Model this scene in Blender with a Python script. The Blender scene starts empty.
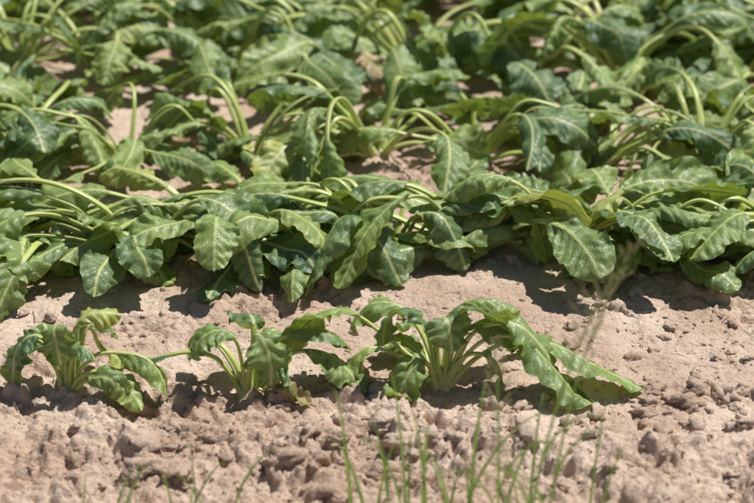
import bpy, math, random
import numpy as np
from mathutils import Vector

# ------------------------------------------------------------------ noise
def hash2(ix, iy, seed):
    ix = ix.astype(np.int64); iy = iy.astype(np.int64)
    n = (ix*374761393 + iy*668265263 + seed*1274126177) & 0xffffffff
    n = ((n ^ (n >> 13))*1274126177) & 0xffffffff
    n = n ^ (n >> 16)
    return (n & 0xffffff)/float(0x1000000)

def vnoise(x, y, seed=0):
    x = np.asarray(x, float); y = np.asarray(y, float)
    ix = np.floor(x); iy = np.floor(y)
    fx = x-ix; fy = y-iy
    fx = fx*fx*(3-2*fx); fy = fy*fy*(3-2*fy)
    a = hash2(ix, iy, seed); b = hash2(ix+1, iy, seed)
    c = hash2(ix, iy+1, seed); d = hash2(ix+1, iy+1, seed)
    return (a*(1-fx)+b*fx)*(1-fy)+(c*(1-fx)+d*fx)*fy

def fbm(x, y, octv=4, seed=0, gain=.5):
    v = 0; a = 1; tot = 0
    for o in range(octv):
        v = v + a*vnoise(x*2**o+o*17.3, y*2**o-o*9.1, seed+o*7)
        tot += a; a *= gain
    return v/tot

def lumps(x, y, scale, seed, density=.6):
    """irregular clods half sunk in the surface, 0..1"""
    X = np.asarray(x, float)/scale; Y = np.asarray(y, float)/scale
    wx = X+.9*(fbm(X*1.3, Y*1.3, 4, seed+50)-.5)*2
    wy = Y+.9*(fbm(X*1.3+9, Y*1.3+4, 4, seed+60)-.5)*2
    ix = np.floor(wx); iy = np.floor(wy)
    out = np.zeros_like(wx)
    for dx in (-1, 0, 1):
        for dy in (-1, 0, 1):
            cx = ix+dx; cy = iy+dy
            px = cx+hash2(cx, cy, seed+1); py = cy+hash2(cx, cy, seed+2)
            r = .18+.57*hash2(cx, cy, seed+3)
            on = hash2(cx, cy, seed+4) < density
            d2 = ((wx-px)**2+(wy-py)**2)/(r*r)
            h = np.sqrt(np.clip(1-d2, 0, 1))*r*1.3*(.4+.8*hash2(cx, cy, seed+5))
            out = np.maximum(out, np.where(on, h, 0))
    return out

def sstep(a, b, x):
    t = np.clip((x-a)/(b-a), 0, 1)
    return t*t*(3-2*t)

def ground_h(x, y):
    x = np.asarray(x, float); y = np.asarray(y, float)
    near = 1-sstep(2.0, 4.0, np.maximum(np.abs(x), np.abs(y-.6)))
    base = .034*(fbm(x*1.6+3, y*1.6, 3, 5)-.5)+.030*(fbm(x*6, y*6+4, 3, 11)-.5)
    base = base+.018*np.exp(-((y+.19+.03*np.sin(x*5))/.06)**2)
    rough = sstep(.04, -.14, y+.22*(fbm(x*3, y*3, 2, 77)-.5)*2)
    patch = sstep(.50, .66, fbm(x*3.1+1.7, y*4.0+5.5, 3, 41))
    rough = np.clip(.14+.85*rough+.60*patch, 0, 1.2)
    cl = sstep(.36, .58, fbm(x*9+2, y*9+3, 2, 83))
    h = base
    h = h+rough*.032*lumps(x, y, .10, 101, .42)
    h = h+rough*cl*.025*lumps(x, y, .048, 131, .5)
    h = h+(.25+.75*rough)*(.3+.7*cl)*.009*lumps(x, y, .019, 161, .5)
    h = h+(.4+.6*rough)*.0065*(fbm(x*70, y*70, 4, 191, .65)-.5)
    h = h+(.14+rough)*.036*(fbm(x*17, y*17, 6, 211, .58)-.5)
    h = h+rough*.034*(np.abs(fbm(x*26, y*26, 4, 231, .55)-.5)-.07)
    rd = np.abs(fbm(x*11+5, y*13, 4, 251)-.5)
    h = h-.009*(1-sstep(0, .030, rd))*(.35+.65*rough)
    far = .10*(fbm(x*.05, y*.05, 3, 301)-.5)
    return h*near+(1-near)*far

# ------------------------------------------------------------------ materials
def new_mat(name):
    m = bpy.data.materials.new(name); m.use_nodes = True
    nt = m.node_tree; nt.nodes.clear()
    out = nt.nodes.new("ShaderNodeOutputMaterial")
    return m, nt, out

class NB:
    def __init__(s, nt): s.nt = nt
    def n(s, typ, **kw):
        nd = s.nt.nodes.new(typ)
        for k, v in kw.items():
            if k == 'inp':
                for kk, vv in v.items():
                    if isinstance(vv, bpy.types.NodeSocket): s.nt.links.new(vv, nd.inputs[kk])
                    else: nd.inputs[kk].default_value = vv
            else: setattr(nd, k, v)
        return nd
    def math(s, op, a, b=0.0, c=0.0, clamp=False):
        nd = s.n("ShaderNodeMath", operation=op, use_clamp=clamp)
        for i, v in enumerate((a, b, c)):
            if isinstance(v, bpy.types.NodeSocket): s.nt.links.new(v, nd.inputs[i])
            else: nd.inputs[i].default_value = v
        return nd.outputs[0]
    def mix(s, fac, a, b, blend='MIX'):
        nd = s.n("ShaderNodeMix", data_type='RGBA', blend_type=blend)
        for i, v in ((0, fac), (6, a), (7, b)):
            if isinstance(v, bpy.types.NodeSocket): s.nt.links.new(v, nd.inputs[i])
            else: nd.inputs[i].default_value = v if i == 0 else (*v, 1)
        return nd.outputs[2]
    def maprange(s, v, a, b, c, d, smooth=True):
        nd = s.n("ShaderNodeMapRange", interpolation_type='SMOOTHSTEP' if smooth else 'LINEAR')
        s.nt.links.new(v, nd.inputs[0])
        for i, k in enumerate((a, b, c, d)): nd.inputs[i+1].default_value = k
        return nd.outputs[0]

def blade_material():
    m, nt, out = new_mat("beet_leaf_blade"); b = NB(nt)
    q = b.n("ShaderNodeAttribute", attribute_name="vein").outputs["Fac"]
    lat = b.n("ShaderNodeAttribute", attribute_name="lat").outputs["Fac"]
    rnd = b.n("ShaderNodeAttribute", attribute_name="rnd").outputs["Fac"]
    edge = b.n("ShaderNodeAttribute", attribute_name="edge").outputs["Fac"]
    uv = b.n("ShaderNodeUVMap", uv_map="UVMap").outputs[0]
    wob = b.n("ShaderNodeTexNoise", inp={"Vector": uv, "Scale": 40.0, "Detail": 1.0}).outputs["Fac"]
    q2 = b.math('ADD', q, b.math('MULTIPLY', b.math('SUBTRACT', wob, .5), .45))
    d = b.math('ABSOLUTE', b.math('SUBTRACT', b.math('FRACT', q2), .5))
    vw = b.maprange(edge, 0, 1, .085, .03, False)
    vein = b.math('SUBTRACT', 1.0, b.math('DIVIDE', d, vw), clamp=True)
    mid = b.maprange(lat, .0012, .0038, 1, 0)
    net = b.n("ShaderNodeTexVoronoi", feature='DISTANCE_TO_EDGE', inp={"Vector": uv, "Scale": 170.0}).outputs["Distance"]
    netm = b.maprange(net, 0, .12, 1, 0)
    big = b.n("ShaderNodeTexNoise", inp={"Vector": uv, "Scale": 22.0, "Detail": 2.0}).outputs["Fac"]
    fine = b.n("ShaderNodeTexNoise", inp={"Vector": uv, "Scale": 220.0, "Detail": 2.0}).outputs["Fac"]
    c = b.mix(b.maprange(rnd, 0, .70, 0, 1), (.055, .140, .052), (.270, .375, .085))
    c = b.mix(b.maprange(rnd, .74, .92, 0, .8), c, (.54, .55, .12))
    c = b.mix(b.maprange(big, .35, .7, 0, .5), c, (.300, .380, .150))
    c = b.mix(b.maprange(fine, .4, .75, 0, .3), c, (.060, .120, .034))
    c = b.mix(b.math('MULTIPLY', netm, .18), c, (.30, .38, .16))
    c = b.mix(b.math('MULTIPLY', vein, .4), c, (.42, .49, .19))
    c = b.mix(b.math('MULTIPLY', mid, .85), c, (.62, .66, .28))
    br = b.math('MULTIPLY', b.maprange(edge, .75, 1, 0, .7), b.maprange(rnd, .55, .9, 0, 1))
    c = b.mix(br, c, (.50, .40, .14))
    c = b.mix(b.maprange(rnd, .965, .99, 0, .92), c, (.40, .28, .14))      # dead, dried leaves
    hgt = b.math('ADD', b.math('MULTIPLY', vein, -.5), b.math('ADD', b.math('MULTIPLY', fine, .5), b.math('MULTIPLY', netm, -.4)))
    bump = b.n("ShaderNodeBump", inp={"Strength": .5, "Distance": .0014, "Height": hgt}).outputs[0]
    p = b.n("ShaderNodeBsdfPrincipled", inp={"Base Color": c, "Roughness": .44, "Normal": bump})
    p.inputs["Specular IOR Level"].default_value = .65
    tc = b.mix(.65, c, (.54, .68, .04))
    tr = b.n("ShaderNodeBsdfTranslucent", inp={"Color": tc, "Normal": bump})
    ms = b.n("ShaderNodeMixShader", inp={0: .23, 1: p.outputs[0], 2: tr.outputs[0]})
    nt.links.new(ms.outputs[0], out.inputs[0])
    return m

def petiole_material():
    m, nt, out = new_mat("beet_petiole"); b = NB(nt)
    rnd = b.n("ShaderNodeAttribute", attribute_name="rnd").outputs["Fac"]
    edge = b.n("ShaderNodeAttribute", attribute_name="edge").outputs["Fac"]
    tc = b.n("ShaderNodeTexCoord").outputs["Object"]
    n = b.n("ShaderNodeTexNoise", inp={"Vector": tc, "Scale": 60.0, "Detail": 2.0}).outputs["Fac"]
    c = b.mix(rnd, (.46, .56, .14), (.72, .72, .30))
    c = b.mix(b.maprange(n, .4, .7, 0, .4), c, (.36, .45, .09))
    c = b.mix(b.maprange(edge, .0, .12, .55, 0), c, (.66, .62, .32))
    p = b.n("ShaderNodeBsdfPrincipled", inp={"Base Color": c, "Roughness": .38})
    tr = b.n("ShaderNodeBsdfTranslucent", inp={"Color": c})
    ms = b.n("ShaderNodeMixShader", inp={0: .12, 1: p.outputs[0], 2: tr.outputs[0]})
    nt.links.new(ms.outputs[0], out.inputs[0])
    return m

def soil_material(name, dark=0.0):
    m, nt, out = new_mat(name); b = NB(nt)
    co = b.n("ShaderNodeTexCoord").outputs["Object"]
    n1 = b.n("ShaderNodeTexNoise", inp={"Vector": co, "Scale": 5.0, "Detail": 4.0}).outputs["Fac"]
    n2 = b.n("ShaderNodeTexNoise", inp={"Vector": co, "Scale": 45.0, "Detail": 5.0, "Roughness": .65}).outputs["Fac"]
    n3 = b.n("ShaderNodeTexNoise", inp={"Vector": co, "Scale": 330.0, "Detail": 3.0, "Roughness": .7}).outputs["Fac"]
    vo = b.n("ShaderNodeTexVoronoi", inp={"Vector": co, "Scale": 160.0}).outputs["Distance"]
    c = b.mix(b.maprange(n1, .38, .64, 0, 1), (.57, .41, .305), (.73, .575, .455))
    c = b.mix(b.maprange(n2, .52, .74, 0, .55), c, (.40, .265, .18))
    c = b.mix(b.maprange(n3, .56, .78, 0, .5), c, (.28, .18, .12))
    c = b.mix(b.maprange(n3, .25, .42, .35, 0), c, (.80, .66, .53))
    if dark: c = b.mix(dark, c, (.24, .155, .10))
    h = b.math('ADD', b.math('MULTIPLY', n2, 1.4), b.math('ADD', b.math('MULTIPLY', n3, .7), b.math('MULTIPLY', vo, -.4)))
    bump = b.n("ShaderNodeBump", inp={"Strength": 1.0, "Distance": .005, "Height": h}).outputs[0]
    p = b.n("ShaderNodeBsdfPrincipled", inp={"Base Color": c, "Roughness": .95, "Normal": bump})
    p.inputs["Specular IOR Level"].default_value = .15
    nt.links.new(p.outputs[0], out.inputs[0])
    return m

def simple_mat(name, c1, c2, rough=.5, trans=.2, scale=30.):
    m, nt, out = new_mat(name); b = NB(nt)
    co = b.n("ShaderNodeTexCoord").outputs["Object"]
    n = b.n("ShaderNodeTexNoise", inp={"Vector": co, "Scale": scale, "Detail": 3.0}).outputs["Fac"]
    c = b.mix(b.maprange(n, .35, .65, 0, 1), c1, c2)
    p = b.n("ShaderNodeBsdfPrincipled", inp={"Base Color": c, "Roughness": rough})
    tr = b.n("ShaderNodeBsdfTranslucent", inp={"Color": c})
    ms = b.n("ShaderNodeMixShader", inp={0: trans, 1: p.outputs[0], 2: tr.outputs[0]})
    nt.links.new(ms.outputs[0], out.inputs[0])
    return m

M_BLADE = blade_material(); M_PET = petiole_material()
M_SOIL = soil_material("dry_silt_soil"); M_CLOD = soil_material("soil_clod", .15)
M_GRASS = simple_mat("grass_blade", (.19, .34, .06), (.34, .47, .11), .45, .4)
M_STRAW = simple_mat("dry_straw", (.52, .44, .27), (.38, .29, .17), .7, .1)
M_SEED = simple_mat("grass_seed_head", (.46, .46, .24), (.34, .32, .16), .7, .2)

# ------------------------------------------------------------------ mesh builder
class MB:
    def __init__(s):
        s.v = []; s.f = []; s.mi = []; s.vein = []; s.lat = []; s.rnd = []; s.edge = []; s.uv = []; s.n = 0
    def add(s, V, F, mi, vein, lat, rnd, edge, uv):
        s.v.append(V); s.f.append(F+s.n); s.mi.append(np.full(len(F), mi)); k = len(V)
        for L, a in ((s.vein, vein), (s.lat, lat), (s.rnd, rnd), (s.edge, edge)):
            L.append(np.broadcast_to(a, (k,)).astype(float))
        s.uv.append(uv if uv is not None else np.zeros((k, 2))); s.n += k
    def mesh(s, name, mats):
        me = bpy.data.meshes.new(name)
        V = np.concatenate(s.v); F = np.concatenate(s.f).astype(np.int32); mi = np.concatenate(s.mi).astype(np.int32)
        me.vertices.add(len(V)); me.vertices.foreach_set("co", V.astype(np.float32).ravel())
        me.loops.add(F.size); me.loops.foreach_set("vertex_index", F.ravel())
        me.polygons.add(len(F))
        me.polygons.foreach_set("loop_start", np.arange(0, F.size, 4, dtype=np.int32))
        me.polygons.foreach_set("material_index", mi)
        me.update(calc_edges=True)
        me.polygons.foreach_set("use_smooth", np.ones(len(F), dtype=bool))
        for nm, L in (("vein", s.vein), ("lat", s.lat), ("rnd", s.rnd), ("edge", s.edge)):
            a = me.attributes.new(nm, 'FLOAT', 'POINT')
            a.data.foreach_set("value", np.concatenate(L).astype(np.float32))
        uvl = me.uv_layers.new(name="UVMap")
        UV = np.concatenate(s.uv)[F.ravel()]
        uvl.data.foreach_set("uv", UV.astype(np.float32).ravel())
        for m in mats: me.materials.append(m)
        me.validate()
        return me

def grid_faces(a, b, closed=False):
    i = np.arange(a-1)[:, None]; nb = b if closed else b-1
    j = np.arange(nb)[None, :]; j2 = (j+1) % b
    return np.stack([i*b+j, i*b+j2, (i+1)*b+j2, (i+1)*b+j], -1).reshape(-1, 4)

def spline(ctrl, n):
    P = np.array(ctrl, float)
    P = np.vstack([2*P[0]-P[1], P, 2*P[-1]-P[-2]])
    out = []
    for i in range(1, len(P)-2):
        t = np.linspace(0, 1, 24, endpoint=False)[:, None]
        p0, p1, p2, p3 = P[i-1], P[i], P[i+1], P[i+2]
        out.append(.5*((2*p1)+(-p0+p2)*t+(2*p0-5*p1+4*p2-p3)*t**2+(-p0+3*p1-3*p2+p3)*t**3))
    out.append(P[-2][None]); C = np.vstack(out)
    d = np.r_[0, np.cumsum(np.linalg.norm(np.diff(C, axis=0), axis=1))]
    s = np.linspace(0, d[-1], n)
    return np.stack([np.interp(s, d, C[:, k]) for k in range(3)], -1), d[-1]

def norm(a): return a/np.maximum(np.linalg.norm(a, axis=-1, keepdims=True), 1e-9)

def add_leaf(mb, ctrl, W, blade_len, rng, origin=(0, 0), limp=.5, roll=None, twist=None, lod=0, rnd=None, ground=True, thick=1.15):
    ctrl = np.array(ctrl, float)
    NP = 60 if lod == 0 else 44
    C, L = spline(ctrl, NP)
    f0 = 1-min(blade_len, L*.8)/L
    T = norm(np.gradient(C, axis=0))
    dh = C[-1]-C[0]; dh[2] = 0
    if np.linalg.norm(dh) < .02: dh = np.array([rng.uniform(-1, 1), -1, 0.])
    S = np.zeros_like(T)
    s = np.cross(norm(dh), [0, 0, 1.])
    for i in range(NP):
        s = s-T[i]*np.dot(s, T[i]); s = s/np.linalg.norm(s); S[i] = s
    if rnd is None: rnd = float(np.clip(rng.normal(.42, .26), 0, .93))
    if roll is None: roll = rng.uniform(-.5, .5)
    if twist is None: twist = rng.uniform(-1.0, 1.0)
    sfrac = np.linspace(0, 1, NP)
    ang = roll*sfrac+twist*np.clip((sfrac-f0)/(1-f0), 0, 1)
    N = np.cross(S, T)
    S2 = S*np.cos(ang)[:, None]+N*np.sin(ang)[:, None]; N2 = np.cross(S2, T)
    def clampz(P, off):
        if not ground: g = np.zeros(P.shape[:-1])
        else: g = ground_h(P[..., 0]+origin[0], P[..., 1]+origin[1])
        return g+off
    C = C.copy()
    g = clampz(C, .006)
    msk = sfrac > .12
    C[:, 2] = np.where(msk, np.maximum(C[:, 2], g), C[:, 2])
    nc = 8 if lod == 0 else 6
    th = np.linspace(0, 2*math.pi, nc, endpoint=False)
    k = np.clip(sfrac/f0, 0, 1); kb = np.clip((sfrac-f0)/(1-f0), 0, 1)
    r = np.where(sfrac < f0, .0062-(.0062-.0040)*k**.6+.005*np.exp(-sfrac*26), .0040*(1-kb)**.9+.0004)*thick
    cs = np.cos(th); sn = np.sin(th); sn2 = np.where(sn > .3, sn*.35, sn*.95)
    V = C[:, None]+S2[:, None]*(cs[None, :, None]*r[:, None, None]*1.05)+N2[:, None]*((sn2[None, :, None]-.25)*r[:, None, None])
    mb.add(V.reshape(-1, 3), grid_faces(NP, nc, True), 1, 0, 0, rnd, np.repeat(sfrac, nc), None)
    # blade
    nt_ = 54 if lod == 0 else 26; nu = 10 if lod == 0 else 6
    t = np.linspace(0, 1, nt_)**1.0; sf = f0+(1-f0)*t
    def samp(A): return np.stack([np.interp(sf, sfrac, A[:, k]) for k in range(3)], -1)
    Cb = samp(C)+samp(N2)*.0012; Tb = norm(samp(T)); Sb = norm(samp(S2))
    BL = L*(1-f0)
    ea, eb = rng.uniform(.55, .9), rng.uniform(.45, .65)
    prof = t**ea*(1-t)**eb; prof = prof/prof.max()
    prof = prof+.05*np.exp(-t*9)*(1-t)
    u = np.linspace(0, 1, nu)
    cols = []; qs = []; lats = []; es = []; uvs = []
    spacing = rng.uniform(.017, .024); slant = rng.uniform(.55, .85)
    uo = rng.random(2)*20
    sd = int(rng.integers(1, 9999))
    cr = rng.uniform(.5, 1.15)
    for sgn in (-1, 1):
        k1, k2 = rng.uniform(1.2, 2.6), rng.uniform(4.5, 7.5)
        p1, p2, p3 = rng.uniform(0, 6.28, 3)
        w = W*prof*(1+.05*np.sin(2*math.pi*k1*t+p3)+.14*(vnoise(t*7, t*0+sgn*3, sd)-.5)+.08*(vnoise(t*22, t*0+sgn*5, sd)-.5))
        w = np.maximum(w, .0006)
        lp = np.clip(limp+rng.uniform(-.3, .3), .0, 1.1)
        gg = lp*(.08+.92*u[None, :]**.9)*(.5+1.0*vnoise(t*3.0+p1, t*0+p2, sd))[:, None]
        gg = np.clip(gg, 0, .93)
        side = sgn*Sb
        down = np.array([0, 0, -1.])-Tb*(-Tb[:, 2:3])
        d = side[:, None]*(1-gg[..., None])+down[:, None]*(gg[..., None]*1.25)
        d = norm(d)
        nl = norm(sgn*np.cross(d, np.broadcast_to(Tb[:, None], d.shape)))
        bk = rng.uniform(.3, 1.15)
        buck = (.42*np.sin(2*math.pi*k1*t+p1)[:, None]*u[None, :]
                + .26*np.sin(2*math.pi*k2*t+p2)[:, None]*u[None, :]**1.6)*bk
        buck = buck+1.8*(fbm(t[:, None]*3.8+p3, u[None, :]*1.6+t[:, None]*0, 2, sd+21)-.5)*u[None, :]
        d = norm(d*np.cos(buck)[..., None]+nl*np.sin(buck)[..., None])
        nl = norm(sgn*np.cross(d, np.broadcast_to(Tb[:, None], d.shape)))
        step = d*(w/(nu-1))[:, None, None]
        P = Cb[:, None]+np.concatenate([np.zeros((nt_, 1, 3)), np.cumsum(step[:, 1:], axis=1)], 1)
        lat = w[:, None]*u[None, :]; along = t[:, None]*BL+0*lat
        q = (along-lat*slant-lat**2*5)/spacing
        puck = (np.abs(np.sin(math.pi*(q-.5)))-.6)*.0036*cr*np.minimum(1, lat/.010)
        crum = (fbm(along*27+uo[0], lat*sgn*27+uo[1], 3, sd+5, .55)-.5)*.027*cr*np.minimum(1, lat/.018)
        P = P+nl*(puck+crum)[..., None]
        P = P+Tb[:, None]*((vnoise(along*30+3, lat*sgn*40, sd+9)-.5)*.008*u[None, :])[..., None]
        gz = clampz(P, .0025)+.012*vnoise(along*50, lat*60+sgn*7, sd+3)*u[None, :]
        P[..., 2] = np.maximum(P[..., 2], gz)
        cols.append(P); qs.append(q); lats.append(lat); es.append(np.broadcast_to(u, lat.shape)); uvs.append(np.stack([lat*sgn+uo[0], along+uo[1]], -1))
    def jn(a): return np.concatenate([a[0][:, ::-1], a[1][:, 1:]], 1)
    P = jn(cols); nn = P.shape[1]
    mb.add(P.reshape(-1, 3), grid_faces(nt_, nn), 0, jn(qs).ravel(), jn(lats).ravel(), rnd, jn(es).ravel(), jn(uvs).reshape(-1, 2))

def add_crown(mb, rng, origin, ground=True):
    nt_, nc = 8, 12
    t = np.linspace(0, 1, nt_); th = np.linspace(0, 2*math.pi, nc, endpoint=False)
    r = .021*np.sqrt(np.clip(1-(t*.97)**2, 0, 1)); z = -.02+.034*t
    g = float(ground_h(origin[0], origin[1])) if ground else 0
    rr = r[:, None]*(1+.12*np.sin(3*th+rng.uniform(0, 6)))[None]
    V = np.stack([rr*np.cos(th), rr*np.sin(th), np.broadcast_to(z[:, None]+g, rr.shape)], -1)
    mb.add(V.reshape(-1, 3), grid_faces(nt_, nc, True), 1, 0, 0, .6, .0, None)

def link(name, me, loc=(0, 0, 0), rot=0, scl=1):
    ob = bpy.data.objects.new(name, me); ob.location = loc; ob.rotation_euler = (0, 0, rot); ob.scale = (scl,)*3
    bpy.context.scene.collection.objects.link(ob); return ob

MATS = [M_BLADE, M_PET]
def hero_plant(x, y, leaves, seed, extra=None, ws=1.0):
    rng = np.random.default_rng(seed); mb = MB(); o = (x, y)
    g = float(ground_h(x, y))
    add_crown(mb, rng, o)
    for lf in leaves:
        pts, W, BL = lf[0], lf[1], lf[2]; kw = lf[3] if len(lf) > 3 else {}
        c = [(p[0]*.01, p[2]*.01, p[1]*.01+g+(.004 if i == 0 else 0)) for i, p in enumerate(pts)]
        add_leaf(mb, c, W*.01*ws, BL*.01, rng, o, **kw)
    if extra: extra(mb, rng, o, g)
    return link("sugar_beet_plant", mb.mesh("sugar_beet_plant", MATS), (x, y, 0))

PROF_ARCH = [(0, .004), (.12, .50), (.30, .92), (.50, 1.0), (.74, .74), (.92, .30), (1.0, .08)]
PROF_LIE = [(0, .01), (.12, .36), (.28, .72), (.45, .95), (.65, 1.0), (.85, .88), (1.0, .60)]
PROF_FLOP = [(0, .004), (.14, .55), (.28, .95), (.42, .98), (.58, .6), (.78, .2), (1.0, .05)]
def rand_leaves(mb, rng, o, g, n, azs=None, hmul=1., lmul=1., lod=0, ground=True, wmul=1., bendr=.9, tmul=1., dead=.05):
    for i in range(n):
        if azs is not None: az = azs(rng)
        else: az = 2*math.pi*(i+rng.uniform(-.4, .4))/n*1.0+rng.uniform(-.3, .3)
        m = rng.random()
        prof = PROF_LIE if m < .68 else (PROF_ARCH if m < .85 else PROF_FLOP)
        fr = max(0., -math.sin(az))
        Ltot = rng.uniform(.28, .46)*lmul*(1-.28*fr*(bendr < .8)); h = rng.uniform(.04, .14)*hmul
        BL = rng.uniform(.13, .22)*lmul; W = rng.uniform(.034, .058)*wmul
        bend = rng.uniform(-bendr, bendr)
        rad = Ltot*rng.uniform(.70, .90); rnd = None
        if rng.random() < dead: rnd = 1.0; h *= .4; prof = PROF_FLOP; W *= .6
        c = []
        for f, zz in prof:
            a = az+bend*f
            c.append((rad*f*math.cos(a)+.008*math.cos(az), rad*f*math.sin(a)+.008*math.sin(az), g+zz*h+rng.uniform(-.009, .009)*(f > 0)))
        add_leaf(mb, c, W, BL, rng, o, limp=rng.uniform(.1, .85), roll=rng.uniform(-.8, .8), lod=lod, ground=ground, thick=rng.uniform(1.0, 1.6)*tmul, rnd=rnd)

# ------------------------------------------------------------------ front row (three plants)
P1 = [
 ([(-.5,0,0),(-2,6,0),(-3.5,9.5,0),(-6,9.8,-.5),(-8,7,-1),(-8.5,3.5,-1.5)],3.4,9,dict(limp=.5)),
 ([(0,0,0),(.5,6,0),(1,10,.5),(3,12.7,1),(6,13.2,1.5),(9,12.5,2)],2.6,9,dict(limp=.35)),
 ([(.5,0,0),(2,4,0),(5,6.7,0),(9,7.2,-.5),(13,6.3,-1),(15.5,3,-2),(16,.5,-3)],3.4,12,dict(limp=.6)),
 ([(.5,0,-.3),(2,3,-1),(5,4.7,-2),(8.5,4,-3),(11.5,1,-5),(12.5,0,-7)],2.8,9,dict(limp=.6)),
 ([(0,0,0),(-.5,7,1),(-1,11,1),(-1.5,11.5,-1),(-1,9,-2.5),(-.5,6,-3)],3.2,8,dict(limp=.3)),
 ([(0,0,0),(1,6,2),(2,10,4),(5,10,6),(7,6,8)],3.2,9),
 ([(-.5,0,0),(-2,4,1),(-5,7,2),(-8,6,2),(-9.5,3,1)],3.0,8),
 ([(-.3,0,0),(-1,5,.5),(-3,8.5,2),(-4,10,4),(-5,8,6)],3.0,8),
 ([(0,0,0),(.6,5,-.5),(1.8,8,-1),(3.5,8.5,-1.8),(5,6.5,-2.5)],2.4,7),
]
P2 = [
 ([(-.5,0,0),(-2.5,4,0),(-5,7,0),(-9,8,0),(-14,7,0),(-20,5,0)],1.5,9,dict(limp=.5)),
 ([(0,0,0),(-.5,6,0),(-1.5,10,0),(-4,11.7,0),(-7,10.5,-.5),(-9,7,-1)],3.2,10,dict(limp=.4)),
 ([(1,0,0),(2,5,-.5),(4,7.5,-1),(6,6.5,-2),(7.5,2,-3.5),(8.3,0,-6)],2.2,10,dict(limp=.5)),
 ([(1,0,0),(4,5,0),(8,8,0),(13,7.5,0),(17,4,-1),(19,.5,-2.5)],3.5,14),
 ([(.5,0,0),(3,6,1),(6,10,1.5),(10,11,2),(14,10,2),(17,7,2)],3.2,13),
 ([(0,0,0),(.5,7,.5),(1.5,11,0),(3,10.5,-2),(4,7,-3),(4,4,-3.5)],3.2,9,dict(limp=.3)),
 ([(0,0,0),(1,7,2),(1,11,4),(0,11,7),(-1,7,10)],3.0,9),
 ([(0,0,0),(-1.5,5,.5),(-4,8,2),(-7,8,4),(-10,4,6)],2.5,9),
 ([(0,0,0),(.3,4,-.5),(.8,7,-1),(.5,8,-2),(.2,6,-3)],1.6,5),
]
P3 = [
 ([(-1,0,0),(-5,5,1),(-10,9,2),(-14,12,2),(-19,12.5,2),(-23,9,2),(-24.5,5,1)],4.2,16,dict(limp=.45)),
 ([(-1,0,0),(-6,5,0),(-11,7,0),(-14,6,-1),(-16,2,-2),(-17,0,-4)],3.4,12),
 ([(-1,0,-.5),(-2,5,-2),(-4,6.5,-4),(-6,4,-6),(-7,.8,-7),(-7.5,0,-9)],3.0,11,dict(limp=.4)),
 ([(-.5,0,0),(-1.5,7,0),(-3,12,0),(-6,14,0),(-9,12,-1),(-9.5,8,-2)],4.2,13,dict(limp=.35)),
 ([(0,0,0),(1,8,0),(2.5,13,0),(5,14,0),(8.5,12,0),(10.5,9,0)],3.0,12,dict(limp=.3)),
 ([(.5,0,0),(4,6,0),(8,9.5,-1),(13,9.5,-2),(18,5,-4),(22,.5,-6),(24,0,-8)],4.3,18,dict(limp=.5,roll=-.2)),
 ([(1,0,0),(6,5,1),(12,8,1),(18,7.5,0),(25,4,-1),(33,.5,-3)],3.6,19,dict(limp=.4,roll=-.2)),
 ([(0,0,0),(3,5,0),(6,6.5,-1),(9,5,-2),(10,1,-3.5),(10.5,0,-5)],2.2,9),
 ([(0,0,0),(-1,8,1),(0,12,0),(1,12,-2),(1.5,8,-3.5)],3.5,10,dict(limp=.2)),
 ([(0,0,0),(1,8,3),(3,12,5),(8,12,7),(12,8,8)],3.5,12),
 ([(0,0,0),(-3,8,3),(-7,12,5),(-12,11,7),(-15,6,8)],3.8,13),
 ([(0,0,0),(2,7,1),(5,10.5,1),(9,10.5,0),(12,8,-1)],3.0,10),
 ([(.5,0,0),(3,7,.5),(7,11,0),(12,11.5,-1),(16,8,-2),(18,5,-3)],3.6,13,dict(limp=.5)),
]
def fill(n, l):
    def az(rng): return rng.choice((0., math.pi))+rng.normal(0, .6) if rng.random() < .6 else rng.uniform(.4, 2.7)
    return lambda mb, rng, o, g: rand_leaves(mb, rng, o, g, n, az, .75, l, wmul=.66, bendr=.5, tmul=.8, dead=.25)
hero_plant(-.50, .0, P1, 3, fill(3, .40), ws=1.1)
hero_plant(-.21, .0, P2, 8, fill(3, .45), ws=1.1)
hero_plant(.105, .03, P3, 15, fill(5, .58), ws=1.12)

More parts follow.
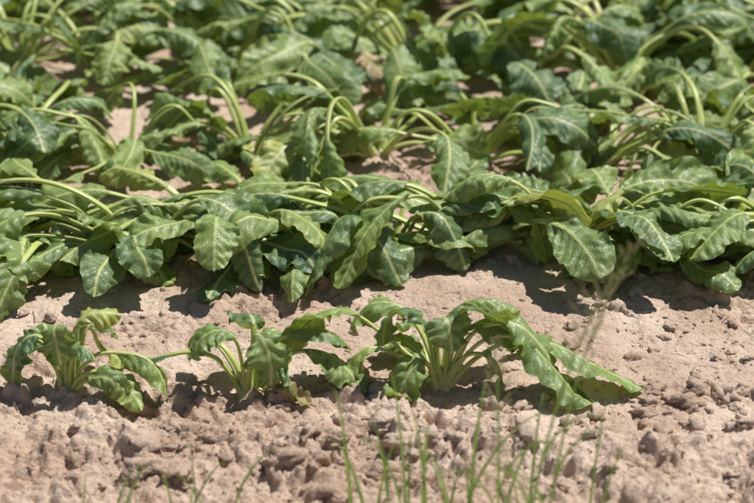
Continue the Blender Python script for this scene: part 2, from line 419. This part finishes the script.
# ------------------------------------------------------------------ second row
def ex(n, mode, h=.95, l=1.05):
    def az(rng):
        r = rng.random()
        if mode == 'L' and r < .8: return math.pi+rng.normal(0, .45)
        if mode == 'R' and r < .8: return rng.normal(0, .45)
        if r < .42: return math.pi+rng.normal(0, .4)
        if r < .84: return rng.normal(0, .4)
        return -math.pi/2+rng.normal(0, .6) if r < .93 else math.pi/2+rng.normal(0, .6)
    return lambda mb, rng, o, g: rand_leaves(mb, rng, o, g, n, az, h, l, wmul=.92, bendr=.5)
def front(dx, w=4.4, n=13, reach=9, lim=.5):
    return ([(0,0,0),(dx*.25,7,-1.5),(dx*.5,8.5,-3.5),(dx*.75,6,-reach*.6),(dx*.95,2,-reach*.85),(dx,0,-reach-1)], w, n, dict(limp=lim))
ROW2 = [
 (-.80, [front(4)], 16, 'M'),
 (-.62, [front(-6, 4.6, 13, 8), front(7, 4.0, 12, 9)], 16, 'M'),
 (-.44, [([(0,0,0),(-3,8,0),(-10,13,1),(-18,15,2),(-27,14,3),(-36,12,4)],3.6,14,dict(thick=1.5)),
         front(5, 3.4, 10, 9), front(-9, 4.2, 12, 8)], 16, 'L'),
 (-.27, [([(0,0,0),(-1,8,-2),(-1.5,9.5,-6),(-1.5,6,-9),(-1.5,0.5,-11)],2.8,9,dict(limp=.25)),
         ([(0,0,0),(-5,7,0),(-14,9,1),(-22,9,2),(-30,7,2)],4.0,14,dict(thick=1.5)), front(7, 4, 12, 8)], 16, 'M'),
 (-.12, [([(0,0,0),(-3,5,-3),(-1,6,-6),(4,4,-9),(9,2.2,-10),(14,1,-11)],4.4,15,dict(limp=.2,roll=0,twist=.2)),
         ([(0,0,0),(-6,6,-1),(-14,8,-1),(-22,7,-1),(-30,4,-2)],3.8,13,dict(thick=1.5))], 16, 'L'),
 (.03, [([(0,0,0),(-7,8,0),(-15,11,0),(-24,12,1),(-33,9,2)],4.2,15,dict(thick=1.5)),
        ([(0,0,0),(3,8,-1),(8,10,-4),(11,6,-6),(13,1,-8)],4.5,14), front(-3, 4.2, 12, 7)], 16, 'M'),
 (.18, [([(0,0,0),(2,9,-1),(6,11,-3),(10,9,-5),(12,4,-7),(12.5,.5,-8)],5.0,15,dict(limp=.4,roll=0)),
        ([(0,0,0),(-5,9,0),(-12,13,1),(-20,13,1),(-27,9,0)],4.5,16,dict(thick=1.5)), front(-2, 4.5, 12, 6)], 16, 'M'),
 (.34, [([(0,0,0),(3,8,-1),(8,10,-2),(14,8,-4),(19,3,-5),(20,0,-6)],4.4,14,dict(limp=.5)),
        ([(0,0,0),(-4,9,1),(-9,14,1),(-16,15,1),(-22,11,0)],4.2,14), front(-5, 4, 12, 5)], 16, 'R'),
 (.50, [([(0,0,0),(3,8,-1),(8,12,-2),(14,10,-4),(19,5,-6),(21,0,-7)],4.8,16,dict(limp=.45)),
        ([(0,0,0),(-3,9,0),(-7,12,-1),(-12,9,-3),(-14,4,-4)],4.3,13), front(2, 4.2, 12, 5)], 16, 'M'),
 (.66, [([(0,0,0),(-2,8,-2),(-4,10,-4),(-7,6,-6),(-8,1,-7)],4.4,13), front(6, 4.2, 13, 6)], 16, 'M'),
 (.84, [front(-5)], 14, 'M'),
]
for i, (x, lv, n, mode) in enumerate(ROW2):
    hero_plant(x, .53+.015*math.sin(i*2.3), lv, 140+i*3, ex(n, mode))

# ------------------------------------------------------------------ third row onward
def plant_mesh(seed, n, lod, h, l, w=1.):
    rng = np.random.default_rng(seed); mb = MB(); add_crown(mb, rng, (0, 0), False)
    def az(rng):
        r = rng.random()
        if r < .38: return math.pi+rng.normal(0, .55)
        if r < .76: return rng.normal(0, .55)
        return rng.uniform(0, 6.28)
    rand_leaves(mb, rng, (0, 0), 0, n, az, h, l, lod, False, w)
    return mb.mesh("sugar_beet_plant", MATS)
variants = [plant_mesh(500+i, 18, 0, 1.2, 1.1, 1.0) for i in range(14)]
rr = random.Random(5)
yrow = 1.00; last = -1
while yrow < 5.6:
    half = .95+yrow*.22+.25
    x = -half+rr.uniform(0, .15)
    while x < half:
        v = rr.randrange(len(variants))
        if v == last: v = (v+1) % len(variants)
        last = v
        yy = yrow+rr.uniform(-.03, .03)
        g = float(ground_h(x, yy))
        link("sugar_beet_plant", variants[v], (x, yy, g+.004), rr.choice((0, math.pi))+rr.uniform(-.35, .35), rr.uniform(.85, 1.1)*(1.0 if yrow > 1.1 else .88))
        x += rr.uniform(.17, .27)
    yrow += .46

# ------------------------------------------------------------------ ground
def axis(lo, hi, step, far, grow=1.16):
    a = list(np.arange(lo, hi+step*.5, step)); s = step; v = a[-1]; up = []
    while v < far: s *= grow; v += s; up.append(v)
    s = step; v = lo; dn = []
    while v > -far: s *= grow; v -= s; dn.append(v)
    return np.array(dn[::-1]+a+up)
xs = axis(-.95, .95, .0030, 600); ys = axis(-.55, 1.15, .0030, 600)
X, Y = np.meshgrid(xs, ys)
Z = ground_h(X, Y)
V = np.stack([X, Y, Z], -1).reshape(-1, 3); F = grid_faces(len(ys), len(xs))
mb = MB(); mb.add(V, F, 0, 0, 0, 0, 0, None)
link("ground", mb.mesh("ground", [M_SOIL]))

# ------------------------------------------------------------------ loose clods
def ico(sub):
    import bmesh
    bm = bmesh.new(); bmesh.ops.create_icosphere(bm, subdivisions=sub, radius=1)
    v = np.array([p.co[:] for p in bm.verts]); f = [[q.index for q in p.verts] for p in bm.faces]; bm.free(); return v, f
iv, ifc = ico(3); iv2, ifc2 = ico(2)
from mathutils import noise as mn
def clod_protos(iv, n):
    out = []
    for i in range(n):
        o = Vector((i*7.1, i*3.3, 1.))
        d = np.array([1+.6*mn.fractal(Vector(p)*1.2+o, .7, 2., 4)+.14*mn.noise(Vector(p)*5+o) for p in iv])
        out.append(iv*d[:, None])
    return out
pr = clod_protos(iv, 8); pr2 = clod_protos(iv2, 10)
def scatter_clods(name, N, seed, smin, smax, protos, fcs, yfun):
    r = np.random.default_rng(seed); VV = []; FF = []; n = 0; fcs = np.array(fcs)
    for i in range(N):
        x, y = yfun(r); s = smin+(smax-smin)*r.random()**3
        p = protos[r.integers(len(protos))]; a = r.uniform(0, 6.28)
        R = np.array([[math.cos(a), -math.sin(a), 0], [math.sin(a), math.cos(a), 0], [0, 0, 1]])
        q = (p*np.array([r.uniform(.8, 1.4), r.uniform(.6, 1.1), r.uniform(.45, .8)])*s)@R.T
        q = q+np.array([x, y, float(ground_h(x, y))+s*.12])
        VV.append(q); FF.append(fcs+n); n += len(q)
    V = np.concatenate(VV); F = np.concatenate(FF)
    me = bpy.data.meshes.new(name); me.from_pydata(V.tolist(), [], F.tolist())
    me.polygons.foreach_set("use_smooth", np.ones(len(F), bool)); me.materials.append(M_CLOD)
    return link(name, me)
def f_front(r):
    while True:
        x, y = r.uniform(-.95, .95), -.5+1.2*r.random()**1.5
        if fbm(np.array(x*5.), np.array(y*5.), 2, 19) > .45+r.uniform(-.1, .1): return x, y
def f_all(r): return r.uniform(-.95, .95), -.5+1.6*r.random()**1.4
def f_heap(r):
    k = r.random()
    if k < .4: return r.normal(.48, .13), r.normal(-.05, .05)
    if k < .8: return r.normal(-.03, .12), r.normal(-.22, .05)
    return r.normal(-.35, .1), r.normal(-.2, .05)
scatter_clods("soil_clods", 460, 1, .004, .019, pr, ifc, f_front)
scatter_clods("soil_clods", 220, 4, .003, .025, pr, ifc, f_heap)
scatter_clods("soil_crumbs", 5200, 2, .0012, .0052, pr2, ifc2, f_all)

# ------------------------------------------------------------------ grasses
def ribbon(mb, ctrl, w0, n=16, fold=.3, mi=0):
    C, L = spline(ctrl, n); T = norm(np.gradient(C, axis=0))
    S = norm(np.cross(T, np.array([.2, 1., .1]))); N = np.cross(S, T)
    t = np.linspace(0, 1, n); w = w0*(1-t**2.2)**.8*(.6+.4*np.minimum(1, t*5))+.0001
    V = np.stack([C-S*w[:, None]+N*(w*fold)[:, None], C, C+S*w[:, None]+N*(w*fold)[:, None]], 1)
    mb.add(V.reshape(-1, 3), grid_faces(n, 3), mi, 0, 0, 0, 0, None)

def grass_tuft(x, y, blades, seed, name="grass_tuft", w=.0017):
    r = np.random.default_rng(seed); mb = MB()
    for (dx, dy, h, drop) in blades:
        bx, by = r.uniform(-.03, .03), r.uniform(-.03, .03); g = float(ground_h(x+bx, y+by))-.004
        ribbon(mb, [(bx, by, g), (bx+dx*.2, by+dy*.2, g+h*.45), (bx+dx*.55, by+dy*.55, g+h*.85), (bx+dx*.85, by+dy*.85, g+h), (bx+dx*1.1, by+dy*1.1, g+h-drop)], w*r.uniform(.6, 1.3))
    link(name, mb.mesh(name, [M_GRASS]), (x, y, 0))

def rt(n, s, h, rs):
    r = np.random.default_rng(rs)
    return [(r.uniform(-s, s), r.uniform(-s, s)*.6, r.uniform(.4, 1)*h, r.uniform(0, .03)) for _ in range(n)]
grass_tuft(.045, -.44, rt(5, .08, .22, 1)+[(-.03, 0, .26, 0)], 1, w=.0027)
grass_tuft(.125, -.45, rt(4, .10, .20, 2)+[(.13, 0, .18, .01), (.03, 0, .25, 0)], 2, w=.0025)
grass_tuft(-.01, -.44, [(-.03, 0, .25, 0), (.04, 0, .17, .01), (-.06, 0, .17, .0)], 3, w=.0026)
grass_tuft(-.40, -.44, rt(3, .07, .14, 4), 4)
grass_tuft(-.29, -.44, rt(6, .10, .12, 5), 5)
grass_tuft(-.20, -.45, rt(4, .08, .12, 6), 6)
grass_tuft(.21, -.46, rt(4, .09, .26, 7), 7, w=.0020)
grass_tuft(.28, -.50, rt(2, .07, .28, 9), 9, w=.0016)

def flowering_grass(x, y, top, h, seed):
    r = np.random.default_rng(seed); mb = MB(); g = float(ground_h(x, y))-.004
    c = [(0, 0, g), (top*.12, 0, g+h*.35), (top*.4, .01, g+h*.7), (top*.75, .02, g+h*.93), (top, .03, g+h)]
    ribbon(mb, c, .0020, 24)
    C, L = spline(c, 40)
    for i in range(26, 40):
        p = C[i]
        for s in (-1, 1):
            ln = (.045-(i-26)*.0026)*r.uniform(.6, 1.1)
            d = np.array([s*r.uniform(.2, .6), r.uniform(-.4, .4), r.uniform(.5, 1.)]); d /= np.linalg.norm(d)
            e = p+d*ln
            ribbon(mb, [p, p+d*ln*.5, e], .0004, 5, mi=1)
            for kk in range(3):
                q = p+d*ln*(.55+.2*kk); ribbon(mb, [q, q+d*.003+[0, 0, .001], q+d*.006], .0014, 5, mi=1)
    for kk in range(3):
        i = 4+kk*5; p = C[i]; s = -1 if kk % 2 else 1
        ribbon(mb, [p, p+[s*.02, 0, .05], p+[s*.06, 0, .08], p+[s*.1, 0, .07]], .0020)
    link("flowering_grass", mb.mesh("flowering_grass", [M_GRASS, M_SEED]), (x, y, 0))
flowering_grass(.20, -.56, .16, .53, 1)
flowering_grass(.23, -.55, .10, .47, 2)
flowering_grass(.17, -.52, -.01, .34, 3)

# dry straw bits lying on the soil
r = np.random.default_rng(9); mb = MB()
for i in range(150):
    x, y = r.uniform(-.9, .9), r.uniform(-.45, 1.0); a = r.uniform(0, 6.28); l = r.uniform(.008, .035)
    pts = []
    for f in (-.5, 0, .5):
        px, py = x+math.cos(a)*l*f, y+math.sin(a)*l*f
        pts.append((px, py, float(ground_h(px, py))+.0025))
    C, L = spline(pts, 6); T = norm(np.gradient(C, axis=0)); S = norm(np.cross(T, [0, 0, 1.]))*r.uniform(.0004, .0010)
    V = np.stack([C-S, C+[0, 0, .0006], C+S], 1); mb.add(V.reshape(-1, 3), grid_faces(6, 3), 0, 0, 0, 0, 0, None)
link("straw_litter", mb.mesh("straw_litter", [M_STRAW]))

# ------------------------------------------------------------------ light
sd = Vector((.38, .26, .90)).normalized()
el = math.asin(sd.z); rot = math.atan2(sd.x, sd.y)
w = bpy.data.worlds.new("World"); bpy.context.scene.world = w; w.use_nodes = True
nt = w.node_tree; bg = nt.nodes["Background"]
sky = nt.nodes.new("ShaderNodeTexSky"); sky.sky_type = 'NISHITA'; sky.sun_disc = False
sky.sun_elevation = el; sky.sun_rotation = rot
nt.links.new(sky.outputs[0], bg.inputs[0]); bg.inputs[1].default_value = .052
sl = bpy.data.lights.new("sun", 'SUN'); sl.energy = 5.0; sl.angle = math.radians(.53); sl.color = (1, .98, .94)
so = bpy.data.objects.new("sun", sl); so.rotation_euler = sd.to_track_quat('Z', 'Y').to_euler()
bpy.context.scene.collection.objects.link(so)

# ------------------------------------------------------------------ camera
cam = bpy.data.cameras.new("camera"); cam.lens = 107; cam.sensor_width = 36; cam.clip_end = 2000; cam.clip_start = .05
co = bpy.data.objects.new("camera", cam); co.location = (0, -3.2, 1.75)
co.rotation_euler = (math.radians(65), 0, 0)
cam.dof.use_dof = True; cam.dof.focus_distance = 3.80; cam.dof.aperture_fstop = 3.2
bpy.context.scene.collection.objects.link(co); bpy.context.scene.camera = co
sc = bpy.context.scene
sc.view_settings.view_transform = 'Standard'; sc.view_settings.look = 'None'; sc.view_settings.exposure = 0
